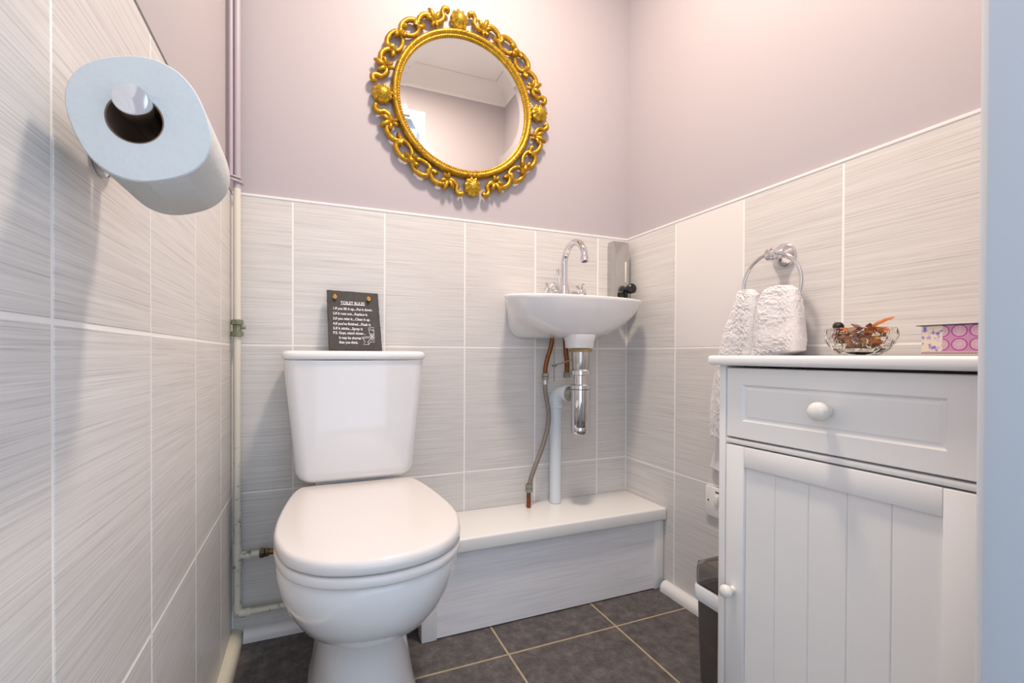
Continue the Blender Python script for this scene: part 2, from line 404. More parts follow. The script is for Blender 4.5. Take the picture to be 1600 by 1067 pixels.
for body, u0, u1, v in (('1.If you lift it up....Put it down.', 305, 800, 400), ('2.If it runs out....Replace it.', 305, 745, 462), ('3.If you miss it....Clean it up.', 305, 772, 525),
                        ("4.If you've finished....Flush it.", 305, 785, 588), ('5.If it stinks....Spray it', 305, 672, 645), ('P.S. Guys, stand closer...', 305, 705, 700), ('It may be shorter', 375, 655, 760), ('than you think.', 375, 612, 815)):
    text_mesh(body, sx(u0), sz(v), .0108, wd=(u1-u0)*S, off=.00022)
td = MB()
def stroke(pts, r=.0007): td.tube([(sx(a), -.0012, sz(b)) for a, b in pts], r, 5)
stroke([(750, 618), (820, 612), (820, 640), (750, 640), (750, 618)]); stroke([(757, 640), (760, 690), (818, 690), (818, 640)]); stroke([(790, 655), (808, 652)])
stroke([(768, 692), (768, 750), (820, 750), (818, 692)]); stroke([(775, 700), (810, 745)]); stroke([(810, 700), (775, 745)]); stroke([(785, 700), (785, 748)]); stroke([(800, 700), (800, 748)])
stroke([(665, 735), (755, 728), (757, 745), (668, 750), (665, 735)]); stroke([(672, 752), (700, 790), (678, 825), (742, 828), (735, 795), (757, 765), (820, 768), (820, 795), (765, 793), (742, 828)])
td.build('toilet_drawing', CHALK, sign)
random.seed(3)
for u, v in ((333, 245), (760, 255)):
    kn = MB(); c = Vector((sx(u), -.005, sz(v)))
    for k in range(3):
        a = random.uniform(0, PI)
        ex = Vector((math.cos(a), -.3, math.sin(a))).normalized(); ey = ex.cross(Vector((.3, 1, .2))).normalized()
        kn.tube(arc(c+Vector((random.uniform(-1, 1)*.001, 0, random.uniform(-1, 1)*.002)), .0036, 0, 2*PI*.96, 14, ex, ey), .0021, 8)
    kn.tube([c+Vector((0, .004, .001)), c+Vector((0, 0, .006)), c+Vector((.001, -.001, -.006))], .0024, 8)
    kn.build('rope_knot', ROPE, sign)
    MB().lathe([(.0034, 0), (.0034, .0006)], (c.x-.001, -.0011, c.z-.008), (0, 1, 0), 14).build('hole', BLACK, sign)

# ================================================================== BOXED-IN LEDGE
box = tag(empty('pipe_boxing', (.47, -.2, 0)), 'low white boxed-in pipe ledge under the basin', 'ledge')
PLASTW = mat('white_woodgrain_panel', (.83, .82, .85), .35)
def grain(m, sx_, sy_, sz_, amt):
    nt, N, L, b = nodes_of(m); tc = N.new('ShaderNodeTexCoord'); mp = N.new('ShaderNodeMapping'); mp.inputs['Scale'].default_value = (sx_, sy_, sz_)
    L.new(tc.outputs['Object'], mp.inputs['Vector']); n = N.new('ShaderNodeTexNoise'); n.inputs['Scale'].default_value = 1; n.inputs['Detail'].default_value = 5
    L.new(mp.outputs[0], n.inputs['Vector']); c = b.inputs['Base Color'].default_value[:3]
    r = ramp(N, [(.35, tuple(v*(1-amt) for v in c)), (.55, c)]); L.new(n.outputs['Fac'], r.inputs['Fac']); L.new(r.outputs[0], b.inputs['Base Color'])
grain(PLASTW, 5, 5, 130, .09)
BX0 = .470
def bpart(name, a, b, m, bev=.002, seg=2):
    l = box.location; return MB().box([a[i]-l[i] for i in range(3)], [b[i]-l[i] for i in range(3)], bev, seg).build(name, m, box)
bpart('ledge_board', (BX0-.012, -.218, .231), (W-.001, -.001, .271), GLOSSW, .006, 3)
bpart('front_panel', (BX0+.03, -.199, .003), (W-.032, -.187, .231), PLASTW, .0005, 1)
bpart('corner_post', (BX0, -.204, .001), (BX0+.042, -.160, .231), GLOSSW)
bpart('corner_post', (W-.038, -.204, .001), (W-.002, -.160, .231), GLOSSW)
bpart('side_panel', (BX0+.004, -.159, .003), (BX0+.014, -.035, .231), PLASTW, .0005, 1)

# ================================================================== WASH BASIN
BCX, RZ = 1.0, .957
basin = tag(empty('wash_basin', (BCX, 0, RZ)), 'small white wall-hung wash basin in the corner', 'basin')
def dring(hb, hf, pr, yb0, z, n=28, back=-.001, sh_=.0):
    # D-shaped outline: straight back at the wall, rounded front
    pts = [(hb, back, z), (hb, back*.5-.012, z), (hb+(hf-hb)*.4, -yb0*.55, z)]
    for k in range(n+1):
        a = PI*k/n; c_ = math.cos(a); pts.append((hf*math.copysign(abs(c_)**.85, c_), -(yb0+pr*math.sin(a)**.85), z))
    pts += [(-hb-(hf-hb)*.4, -yb0*.55, z), (-hb, back*.5-.012, z), (-hb, back, z)]
    return pts
bs = MB()
prof = [ # z, hb, hf, projection, yb0
 (-.1275, .120, .050, .045, .090), (-.1265, .150, .065, .055, .088), (-.122, .168, .092, .066, .088), (-.112, .181, .124, .076, .09), (-.096, .190, .160, .085, .092), (-.075, .196, .192, .092, .095),
 (-.05, .200, .219, .098, .098), (-.028, .203, .237, .102, .10), (-.012, .205, .248, .105, .10), (-.004, .206, .252, .107, .10), (0, .2045, .250, .105, .10)]
rings = [dring(hb, hf, pr, y0, z) for z, hb, hf, pr, y0 in prof]
rings += [dring(.197, .242, .099, .10, .001), dring(.17, .215, .080, .10, -.002, back=-.07), dring(.15, .185, .07, .10, -.03, back=-.08), dring(.11, .12, .055, .105, -.07, back=-.09), dring(.03, .035, .025, .115, -.095, back=-.11)]
bs.loft(rings).build('bowl', PORC, basin, angle=60)
boss = MB()
def sq(r, z, cy=-.13, e=3.2, n=28):
    out = []
    for k in range(n):
        a = 2*PI*k/n; c, s = math.cos(a), math.sin(a)
        out.append((math.copysign(abs(c)**(2/e), c)*r, cy+math.copysign(abs(s)**(2/e), s)*r, z))
    return out
boss.loft([sq(.046, -.118), sq(.046, -.128), sq(.042, -.140), sq(.0405, -.158), sq(.039, -.162)]).build('outlet_boss', PORC, basin, angle=50)

# ---- mixer tap -----------------------------------------------------
tap = tag(empty('mixer_tap', (.989, -.050, RZ+.0018)), 'chrome swan-neck mixer tap with two cross handles on the basin', 'tap')
MB().lathe([(.024, 0), (.024, .004), (.020, .012), (.0165, .03), (.0145, .048), (.013, .052)], n=28).build('tap_body', CHROME, tap)
path = [(0, 0, .04), (0, 0, .07), (0, 0, .10)] + arc((0, -.062, .115), .062, PI, -.10, 22, (0, -1, 0), (0, 0, 1))
path = [(0, 0, .045), (0, 0, .08)] + [tuple(p) for p in arc((0, -.062, .118), .062, PI, .06, 22, (0, -1, 0), (0, 0, 1))]
MB().tube(path, .0108, 18).build('spout', CHROME, tap)
e0 = Vector(path[-1]); ed = (e0-Vector(path[-2])).normalized()
sp = MB().lathe([(.0120, 0), (.0128, .003), (.0128, .016), (.0112, .018)], e0-ed*.002, ed, 20).build('aerator', CHROME, tap)
MB().lathe([(.0085, .0182), (.0085, .0188)], e0-ed*.002, ed, 16).build('aerator_opening', BLACK, sp)
for s in (-1, 1):
    ax = Vector((s*.88, -.09, .36)).normalized(); base = Vector((s*.012, -.002, .008))
    h = MB().lathe([(.011, 0), (.011, .022), (.0135, .024), (.0135, .032), (.009, .035), (.009, .047), (.0115, .051), (.012, .064), (.009, .069), (.0, .071)], base, ax, 20).build('valve_stem', CHROME, tap)
    c = base + ax*.060; e1 = ax.cross(Vector((0, 1, 0))).normalized(); e2 = ax.cross(e1)
    for q in range(2):
        d1 = (e1*math.cos(.75+q*PI/2)+e2*math.sin(.75+q*PI/2))
        MB().tube([c-d1*.034, c-d1*.0325, c-d1*.012, c, c+d1*.012, c+d1*.0325, c+d1*.034], [.0034, .0054, .0046, .0042, .0046, .0054, .0034], 10).build('handle_bar', CHROME, h)
MB().tube([(-.004, .019, .006), (-.005, .021, .06), (-.010, .022, .088)], .0022, 8).build('plug_rod', CHROME, tap)
MB().lathe([(.0025, 0), (.004, .004), (.0045, .012), (.0065, .018), (.006, .022), (0, .023)], (-.010, .022, .086), (-.2, 0, 1), 14).build('plug_knob', CHROME, tap)

# ---- bottle trap ---------------------------------------------------
trap = tag(empty('bottle_trap', (1.003, -.132, .52)), 'shiny chrome bottle trap hanging below the basin', 'bottle trap')
MB().lathe([(.036, .264), (.036, .2725), (.030, .274)], n=28).build('rubber_washer', mat('tan_washer', (.35, .24, .10), .7), trap)
MB().lathe([(.026, .206), (.027, .208), (.029, .255), (.0285, .264)], n=28).build('waste_fitting', STEEL, trap)
MB().lathe([(.028, .188), (.0325, .190), (.0325, .203), (.030, .206)], n=24).build('collar_nut', CHROME, trap)
MB().lathe([(.022, .155), (.022, .189)], n=24).build('inlet_tube', CHROME, trap)
MB().lathe([(.029, .142), (.033, .144), (.033, .156), (.030, .159), (.022, .160)], n=28).build('top_cap', CHROME, trap)
MB().lathe([(.022, 0), (.029, .001), (.031, .004), (.0312, .02), (.0305, .0215), (.0312, .023), (.0312, .142), (.028, .1425)], n=32).build('bottle_body', CHROME, trap)
MB().lathe([(.018, .026), (.024, .030), (.024, .044), (.020, .048)], (0, 0, .125), (-.40, 1, 0), 20).build('outlet_nut', DULL, trap)
MB().tube([(-.028, .012, .237), (-.045, .05, .225), (-.06, .075, .218)], .0022, 8).build('lever_rod', DULL, trap)
MB().box((-.064, .062, .214), (-.050, .078, .221), .002).build('lever_clamp', DULL, trap)
MB().tube([(-.057, .07, .310), (-.057, .07, .165)], .0015, 6).build('lift_rod', DULL, trap)

# ---- white waste pipe ----------------------------------------------
wp = tag(empty('waste_pipe', (.968, -.033, .2722)), 'white plastic waste pipe rising from ledge to trap', 'waste pipe')
MB().tube([(0, 0, 0), (0, 0, .345)], .0195, 24).build('pipe', PVC, wp)
o_ = Vector((.0175, -.0435, 0)).normalized()
ctr = Vector((0, 0, .345)) + o_*.030
el = [Vector((0, 0, .325)), Vector((0, 0, .345))] + [Vector((0, 0, .345)) + o_*.030*(1-math.cos(a)) + Vector((0, 0, .030*math.sin(a))) for a in [PI/2*k/9 for k in range(1, 10)]]
el.append(el[-1]+o_*.022)
MB().tube(el, .0225, 24).build('elbow', PVC, wp)
MB().lathe([(.0225, 0), (.0255, .001), (.0255, .012), (.0225, .013)], (0, 0, .322), n=24).build('elbow_collar', PVC, wp)
MB().lathe([(.0225, -.004), (.0265, -.003), (.0265, .009), (.0225, .010)], el[-1]-o_*.006, o_, 24).build('elbow_collar', PVC, wp)

# ---- braided hose and copper tails -----------------------------------
BRAID = mat('braided_steel_hose', (.30, .27, .24), .45, .7, bump=.9, bscale=450, var=.3, vscale=300)
ho = tag(empty('braided_hose', (.860, -.050, .2715)), 'curved braided flexible hose with copper ends below the basin', 'hose')
def HP(l): return at(ho, [(q[0]-.0105, q[1]-.015, q[2]) for q in l])
MB().tube(HP(catmull([(.957, -.036, .845), (.950, -.035, .80), (.938, -.035, .765), (.930, -.035, .730), (.929, -.035, .70)], 5)), .0075, 14).build('copper_pipe', COPPER, ho)
MB().tube(HP(catmull([(.929, -.035, .69), (.930, -.035, .65), (.940, -.035, .60), (.943, -.035, .565), (.937, -.035, .522), (.918, -.035, .463), (.895, -.035, .41), (.878, -.035, .365), (.872, -.035, .335)], 6)), .0075, 14).build('braided_sleeve', BRAID, ho)
MB().tube(HP([(.870, -.035, .35), (.870, -.035, .2725)]), .0072, 14).build('copper_pipe', COPPER, ho)
for (x, z, dz) in ((.929, .690, .022), (.871, .322, .026)):
    p = HP([(x, -.035, z)])[0]
    MB().lathe([(.010, 0), (.0125, .001), (.0125, dz*.45), (.010, dz*.5), (.0122, dz*.55), (.0122, dz), (.009, dz+.001)], p, n=6, ).build('hex_nut', DULL, ho, smooth=False)
MB().lathe([(.009, 0), (.009, .014), (.0085, .015)], HP([(.929, -.035, .675)])[0], n=14).build('crimp_sleeve', STEEL, ho)
ct = tag(empty('copper_tail_pipe', (.996, -.060, .697)), 'short copper tail pipe with end nut behind the bottle trap', 'pipe')
MB().tube(at(ct, catmull([(.990, -.058, .83), (.992, -.06, .78), (.996, -.06, .75), (.996, -.06, .703)], 5)), .0085, 14).build('copper_pipe', COPPER, ct)
MB().lathe([(.010, 0), (.0135, .001), (.0135, .018), (.011, .019)], n=6).build('hex_nut', DULL, ct, smooth=False)

# ---- soap dispenser --------------------------------------------------
ds = tag(empty('soap_dispenser', (1.231, -.0005, .974)), 'brushed steel soap dispenser with black push button on corner tiles', 'soap dispenser')
def fr(hw, d, bow, z, n=10):
    pts = [(hw, 0, z), (hw, -d+.005, z), (hw-.002, -d, z)]
    for k in range(1, n):
        t = k/n; pts.append((hw-.002-(2*hw-.004)*t, -d-bow*math.sin(PI*t), z))
    pts += [(-hw+.002, -d, z), (-hw, -d+.005, z), (-hw, 0, z)]
    return pts
MB().loft([fr(.028, .038, .001, 0), fr(.032, .044, .002, .006), fr(.032, .045, .002, .02), fr(.032, .045, .002, .190), fr(.031, .040, .002, .206), fr(.029, .03, .003, .210)]).build('housing', STEEL, ds, angle=30)
MB().box((.010, -.0495, .060), (.0145, -.0455, .135), .001).build('level_window', mat('soap_window', (.80, .78, .68), .2), ds)
MB().lathe([(.012, 0), (.013, .016), (.016, .018), (.0175, .022), (.0175, .036), (.015, .039), (0, .040)], (.012, -.046, .032), (.15, -1, .12), 24).build('push_button', BLACK, ds)
MB().lathe([(.015, 0), (.013, .014), (.010, .016)], (-.006, -.044, .016), (.5, -1, .15), 18).build('pump_body', BLACK, ds)
MB().tube([(.006, -.057, .024), (.006, -.060, .004), (.006, -.060, -.004)], [.0075, .006, .0055], 14).build('nozzle', BLACK, ds)

# ================================================================== MIRROR
GOLD = mat('antique_gold', (.47, .265, .022), .33, .74, var=.62, vscale=75, bump=.6, bscale=120)
GOLDF = mat('antique_gold_bright', (.58, .36, .035), .28, .72, var=.18, vscale=60)
MIR = mat('mirror_glass', (.93, .94, .93), .005, 1)
mir = tag(empty('wall_mirror', (.652, BK, 1.570)), 'round mirror in an ornate gold scroll frame on the lilac wall', 'mirror')
ROT = math.radians(5)
def mp(r, a, h): return (r*math.cos(a+ROT), -h, r*math.sin(a+ROT))
RI = .2085
MB().lathe([(0, .012), (RI-.018, .012), (RI-.018, .006)], (0, 0, 0), (0, -1, 0), 96, cap0=False).build('mirror_plate', MIR, mir, smooth=False)
MB().lathe([(RI+.006, .0112), (RI-.018, .0120)], (0, 0, 0), (0, -1, 0), 96, False, False).build('bevel', MIR, mir, smooth=False)
MB().lathe([(RI+.003, .004), (RI-.001, .012), (RI+.000, .016), (RI+.004, .018), (RI+.006, .0175), (RI+.009, .021), (RI+.013, .0245), (RI+.018, .0245), (RI+.022, .021), (RI+.025, .014), (RI+.025, .004), (RI+.003, .004)], (0, 0, 0), (0, -1, 0), 120, False, False).build('frame_ring', GOLD, mir, angle=50)
bd = MB()
for k in range(170):
    a = 2*PI*k/170; c = Vector(mp(RI+.0035, a, .0185)); r = .0022
    bd.add([c+Vector((r, 0, 0)), c+Vector((-r, 0, 0)), c+Vector((0, 0, r)), c+Vector((0, 0, -r)), c+Vector((0, -r, 0))], [(0, 2, 4), (2, 1, 4), (1, 3, 4), (3, 0, 4)])
bd.build('beading', GOLDF, mir)
# low relief sprigs on the ring
for k in range(8):
    sg = MB(); a0 = PI/4*k + (0 if k % 2 == 0 else 0)
    for q in range(-3, 4):
        a = a0+q*.032; c = Vector(mp(RI+.0155+(.002 if q % 2 else -.002), a, .0245))
        t = Vector(mp(1, a+PI/2, 0)); n_ = Vector(mp(1, a, 0))
        sg.tube([c-t*.004, c-t*.002+n_*.001, c+t*.002, c+t*.004-n_*.001], [.0004, .0018, .0018, .0004], 6)
    sg.build('sprig', GOLDF, mir)
def shell(a):
    m_ = MB(); n = 40; c0 = .2605; rad = .0275
    nrm = Vector(mp(1, a, 0)); tan = Vector(mp(1, a+PI/2, 0)); o = Vector(mp(c0, a, 0))
    rings = []
    for t, h in ((1.0, .006), (1.04, .014), (1.0, .020), (.92, .0235), (.80, .0235), (.62, .030), (.42, .0345), (.2, .0365), (.02, .037)):
        rg = []
        for k in range(n):
            b = 2*PI*k/n; rip = 1+(.07 if k % 4 < 2 else -.05)*min(1, t*1.1) if t > .3 else 1
            hh = h + (.0016 if k % 4 < 2 else -.0012)*(1 if .3 < t < 1.03 else 0)
            rg.append(o + nrm*(math.cos(b)*rad*t*rip*1.06) + tan*(math.sin(b)*rad*t*rip*.95) + Vector((0, -hh, 0)))
        rings.append(rg)
    m_.loft(rings); s_ = m_.build('shell', GOLDF, mir, angle=50)
    # curled base volute under the shell
    v_ = MB()
    for q in (-1, 1):
        v_.tube([o-nrm*.018+tan*q*.002+Vector((0, -.012, 0)), o-nrm*.020+tan*q*.010+Vector((0, -.017, 0)), o-nrm*.014+tan*q*.016+Vector((0, -.018, 0)), o-nrm*.010+tan*q*.012+Vector((0, -.018, 0))], [.005, .0055, .005, .003], 8)
    v_.build('volute', GOLD, s_)
def pol(pts, h0=.012):   # (angle offset deg from shell, radius, h) mapped
    return [Vector(mp(r, math.radians(a), h)) for a, r, h in pts]
def scroll(name, pts, rad, sub=5, flat=1.0, m=GOLD):
    P = catmull(pol(pts), sub); n = len(P)
    rr = []
    for i in range(n):
        t = i/(n-1)*(len(rad)-1); k = min(int(t), len(rad)-2); rr.append(rad[k]+(rad[k+1]-rad[k])*(t-k))
    return MB().tube(P, [x*1.5 for x in rr], 10, flat=flat).build(name, m, mir, angle=60)
def leaf_lobe(mb, a, r, h, da, dr, ln, wd):
    o = Vector(mp(r, math.radians(a), h)); nrm = Vector(mp(1, math.radians(a), 0)); tan = Vector(mp(1, math.radians(a)+PI/2, 0))
    d = (tan*da+nrm*dr).normalized(); out = Vector((0, -1, 0)); s_ = d.cross(out)
    P = [o, o+d*ln*.35+out*.006, o+d*ln*.75+out*.009, o+d*ln+out*.004, o+d*ln*.98-out*.002]
    mb.tube(P, [wd*.7, wd*1.35, wd*1.1, wd*.65, wd*.15], 8)
for q in range(4):
    base = 90*q
    shell(math.radians(base))
    for sgn in (1, -1):
        A = lambda d: base+sgn*d
        # curl next to the shell
        scroll('scroll', [(A(8.0), .278, .014), (A(7.2), .286, .018), (A(9.4), .290, .018), (A(11.2), .279, .016), (A(11.2), .264, .015), (A(14.5), .253, .015), (A(19), .252, .014)], [.0032, .0052, .0055, .005, .005, .0055, .004])
        lf = MB()
        leaf_lobe(lf, A(18), .256, .014, sgn*.2, 1, .036, .0068); leaf_lobe(lf, A(18), .256, .014, -sgn*.75, .7, .030, .0060)
        leaf_lobe(lf, A(19), .257, .014, sgn*.9, .55, .024, .0056); leaf_lobe(lf, A(18), .254, .014, sgn*.2, -1, .020, .0052); leaf_lobe(lf, A(19), .252, .014, sgn*.9, -.6, .018, .0050)
        lf.build('leaf', GOLD, mir, angle=60)
        # long outer arm sweeping to the ovals
        scroll('scroll', [(A(19), .262, .013), (A(20.5), .274, .016), (A(24), .2795, .017), (A(28.0), .275, .016), (A(31), .263, .015), (A(31), .254, .014), (A(28.5), .251, .015), (A(27.4), .256, .017)], [.006, .0058, .0056, .0054, .005, .0048, .005, .0058])
        # open oval C-scroll
        scroll('scroll', [(A(33.4), .2585, .018), (A(32.2), .265, .018), (A(32.0), .275, .016), (A(35), .2835, .016), (A(39.5), .2845, .016), (A(43), .277, .016), (A(43.8), .263, .015), (A(42), .250, .014), (A(38), .2425, .013), (A(34), .244, .014), (A(32.0), .252, .016), (A(33.2), .258, .018)], [.0062, .0062, .0055, .0054, .0052, .0058, .0056, .0046, .0042, .0044, .0052, .0060])
        tip = MB(); leaf_lobe(tip, A(42.8), .274, .016, -sgn*1, -.3, .016, .0062); leaf_lobe(tip, A(43.6), .262, .016, sgn*.5, -.8, .014, .0054); tip.build('leaf', GOLD, mir, angle=60)
for q in range(4):
    scroll('scroll', [(45+90*q-1.6, .268, .016), (45+90*q-.6, .272, .020), (45+90*q+.8, .270, .020), (45+90*q+1.6, .262, .018)], [.004, .0062, .0062, .004])

# ================================================================== LEFT CORNER PIPES
pp = tag(empty('corner_water_pipe', (.0165, -.030, .0)), 'cream painted water pipe running up the left corner with fittings', 'pipe')
PIPEW = mat('flaking_cream_pipe_paint', (.72, .685, .60), .38)
def flake(m):
    nt, N, L, b = nodes_of(m); tc = N.new('ShaderNodeTexCoord'); n = N.new('ShaderNodeTexNoise'); n.inputs['Scale'].default_value = 75; n.inputs['Detail'].default_value = 3
    L.new(tc.outputs['Object'], n.inputs['Vector'])
    sepx = N.new('ShaderNodeSeparateXYZ'); L.new(tc.outputs['Object'], sepx.inputs[0])
    mr = N.new('ShaderNodeMapRange'); mr.inputs['From Min'].default_value = .75; mr.inputs['From Max'].default_value = .35; mr.inputs['To Min'].default_value = -.20; mr.inputs['To Max'].default_value = 0
    L.new(sepx.outputs['Z'], mr.inputs['Value']); ad = N.new('ShaderNodeMath'); L.new(n.outputs['Fac'], ad.inputs[0]); L.new(mr.outputs[0], ad.inputs[1])
    r = ramp(N, [(.57, (.72, .685, .60)), (.63, (.54, .58, .46)), (.72, (.20, .20, .14))]); L.new(ad.outputs[0], r.inputs['Fac']); L.new(r.outputs[0], b.inputs['Base Color'])
flake(PIPEW)
VERD = mat('verdigris_brass', (.23, .25, .17), .55, .4, var=.5, vscale=120)
PR = .0088
MB().tube([(0, 0, .085), (0, 0, 1.206)], PR, 16).build('riser', PIPEW, pp)
MB().tube([(0, 0, 1.206), (0, 0, CEIL-.001)], PR, 16).build('painted_riser', LILAC_GLOSS, pp)
MB().tube([(-.0128, -.012, 1.232), (-.0128, -.012, CEIL-.001)], .0052, 12).build('thin_riser', LILAC_GLOSS, pp)
cl = MB(); cl.tube([(-.016, -.016, 1.226), (-.008, -.016, 1.224), (.002, -.0115, 1.223), (.011, -.005, 1.222), (.0115, .012, 1.222)], .0032, 8); cl.tube([(-.016, -.016, 1.236), (-.008, -.016, 1.234), (.002, -.0115, 1.233), (.011, -.005, 1.232)], .0022, 8)
cl.build('pipe_clip', LILAC_GLOSS, pp)
cp = MB().lathe([(.010, .818), (.0148, .819), (.0148, .830), (.0105, .832), (.0105, .848), (.0148, .850), (.0148, .861), (.010, .863)], n=8).build('compression_coupling', VERD, pp, smooth=False)
MB().lathe([(.0035, .008), (.0045, .016), (.004, .020), (0, .021)], (0, 0, .842), (1, -.2, 0), 10).build('screw', DULL, cp)
for z in (.238,):
    MB().lathe([(.0105, .205), (.0108, .206), (.0108, .270), (.0105, .271)], n=16).build('tee', PIPEW, pp)
    MB().tube([(0, 0, z), (.056, 0, z)], PR*.95, 14).build('branch', PIPEW, pp)
    MB().lathe([(.0095, .030), (.0105, .031), (.0105, .012)], (0, 0, z), (1, 0, 0), 14, ).build('tee_socket', PIPEW, pp)
    MB().lathe([(.010, .052), (.0135, .053), (.0135, .064), (.010, .066), (.012, .067), (.012, .074), (.008, .076)], (0, 0, z), (1, 0, 0), 6).build('compression_nut', mat('dark_brass_nut', (.10, .09, .06), .45, .6, var=.4, vscale=80), pp, smooth=False)
    MB().tube([(.074, 0, z), (.16, 0, z), (.20, -.01, z+.01), (.21, -.012, z+.05)], .0075, 12).build('copper_feed', COPPER, pp)
lowz = .085
elb = [(0, 0, lowz+.025), (0, 0, lowz+.012)] + [(.014*(1-math.cos(a)), 0, lowz+.002+.012-.014*math.sin(a)) for a in [PI/2*k/6 for k in range(1, 7)]] + [(.032, 0, lowz)]
MB().tube(elb, .0108, 16).build('elbow', PIPEW, pp)
MB().tube([(.020, 0, lowz), (.450, 0, lowz)], PR*.95, 14).build('floor_run', PIPEW, pp)
for z in (.330, .345): MB().lathe([(PR, 0), (PR+.0012, .0005), (PR+.0012, .012), (PR, .0125)], (0, 0, z), n=16).build('joint_ring', PIPEW, pp)

# ================================================================== TOILET ROLL + HOLDER
PAPER = mat('white_toilet_paper', (.66, .66, .65), .9, bump=.5, bscale=130)
CARD = mat('brown_card_core', (.20, .13, .09), .9)
RX, RZZ, RY0, RY1 = .0672, .9680, -.937, -.836
roll = tag(empty('toilet_roll', (RX, (RY0+RY1)/2, RZZ)), 'white toilet roll on the chrome holder at left', 'toilet roll')
def sup(rx, rz, y, n=64, e=2.4, tw=.35, cx_=0, cz_=0):
    out = []
    for k in range(n):
        a = 2*PI*k/n; c, s = math.cos(a), math.sin(a)
        px = math.copysign(abs(c)**(2/e), c)*rx; pz = math.copysign(abs(s)**(2/e), s)*rz
        out.append((cx_+px*math.cos(tw)-pz*math.sin(tw), y, cz_+px*math.sin(tw)+pz*math.cos(tw)))
    return out
hl = (RY1-RY0)/2
pr_ = MB(); CO = dict(cx_=-.0045, cz_=-.001, e=2, tw=0)
cr = .0205
pr_.loft([sup(cr, cr, hl, **CO), sup(cr, cr, -hl, **CO), sup(cr+.001, cr+.001, -hl-.0003, **CO), sup(.0475, .0505, -hl), sup(.0485, .0515, -hl+.0012), sup(.0485, .0515, hl-.0012), sup(.0475, .0505, hl), sup(cr, cr, hl, **CO)], False, False)
pr_.build('paper', PAPER, roll, angle=40)
MB().loft([sup(cr-.0002, cr-.0002, hl-.001, **CO), sup(cr-.0002, cr-.0002, -hl+.0005, **CO), sup(cr-.0012, cr-.0012, -hl+.0005, **CO), sup(cr-.0012, cr-.0012, hl-.001, **CO), sup(cr-.0002, cr-.0002, hl-.001, **CO)], False, False).build('card_core', CARD, roll)
hold = tag(empty('toilet_roll_holder', (.0, -.822, .9768)), 'chrome wall-mounted toilet roll holder pin inside the roll', 'roll holder')
pinx = .0640
MB().lathe([(.026, .0005), (.026, .006), (.022, .009), (.012, .012)], (0, 0, 0), (1, 0, 0), 28).build('wall_rosette', CHROME, hold)
MB().tube([(.008, 0, 0), (.045, 0, 0)] + [(.045+.020*math.sin(a), -.020*(1-math.cos(a)), 0) for a in [PI/2*k/8 for k in range(1, 9)]] + [(pinx, -.118, 0)], .0090, 18).build('arm', CHROME, hold)
MB().lathe([(.0095, .112), (.0125, .113), (.0128, .115), (.0128, .128), (.0120, .1302), (.0, .1306)], (pinx, 0, 0), (0, -1, 0), 32).build('end_cap', CHROME, hold)

# ================================================================== TOWEL RING + TOWEL
tr = tag(empty('towel_ring', (W-.0005, -.617, 1.020)), 'chrome towel ring with round wall plate above the cabinet', 'towel ring')
MB().lathe([(.031, 0), (.031, .004), (.027, .010), (.017, .018), (.012, .026), (.011, .036), (.0145, .040), (.0165, .047), (.0145, .054), (.008, .058), (0, .059)], (0, 0, 0), (-1, 0, 0), 32).build('wall_plate', CHROME, tr)
rc = Vector((-.047, 0, -.074))
MB().tube(arc(rc, .076, PI/2+.13, PI/2+2*PI-.13, 60, (0, 1, 0), (0, 0, 1)), .0046, 12).build('ring', CHROME, tr)
TERRY = mat('white_terry_cloth', (.83, .81, .83), .95, bump=1.0, bscale=420, sheen=.3)
towel = tag(empty('hand_towel', (W-.05, -.60, .78)), 'white terry hand towel bunched through the towel ring', 'towel')
def drape(name, prof, ripple, seed, nz=170, na=150, amp=.0030):
    # prof rows: z, y_far, y_near, x_mid(off wall), thickness
    ks = [Vector((p[1], p[2], p[3])) for p in prof]
    mb = MB(); rings = []
    for i in range(nz):
        t = i/(nz-1)*(len(prof)-1); k = min(int(t), len(prof)-2); u = t-k; u_ = u*u*(3-2*u)*.5+u*.5
        r = [prof[k][j]+(prof[k+1][j]-prof[k][j])*u_ for j in range(5)]
        z, ya, yb, xm, th = r; rg = []
        for q in range(na):
            a = 2*PI*q/na; c, s = math.cos(a), math.sin(a)
            y = (ya+yb)/2 + (yb-ya)/2*math.copysign(abs(c)**.8, c)
            x = W - xm + th/2*math.copysign(abs(s)**.75, s) + ripple*th*math.sin(a*0+ (y*75+seed))*(.5+.5*abs(s))
            p = Vector((x, y, z)); nn = Vector((s, c*.6, .1))
            d = noise.noise(p*210+Vector((seed, 0, 0)))*amp + noise.noise(p*430)*amp*.7 + noise.noise(p*38+Vector((seed, 3, 1)))*.003
            rg.append(p + nn*d - Vector(towel.location))
        rings.append(rg)
    mb.loft(rings); return mb.build(name, TERRY, towel, angle=180)
drape('front_fold', [(.9405, -.640, -.648, .050, .010), (.937, -.618, -.672, .052, .030), (.925, -.603, -.688, .053, .046), (.90, -.590, -.697, .053, .056), (.86, -.583, -.703, .053, .062), (.81, -.579, -.707, .053, .066), (.785, -.577, -.704, .053, .066), (.775, -.576, -.664, .053, .066), (.70, -.575, -.662, .052, .062), (.64, -.577, -.660, .051, .055)], .10, 1.0)
drape('back_fold', [(.9435, -.540, -.548, .048, .008), (.941, -.527, -.572, .050, .024), (.925, -.521, -.588, .050, .036), (.89, -.512, -.590, .050, .045), (.84, -.492, -.588, .048, .052), (.78, -.470, -.584, .046, .054), (.71, -.444, -.582, .042, .054), (.62, -.432, -.578, .040, .052), (.545, -.430, -.574, .036, .048)], .12, 4.0)
hem = MB()
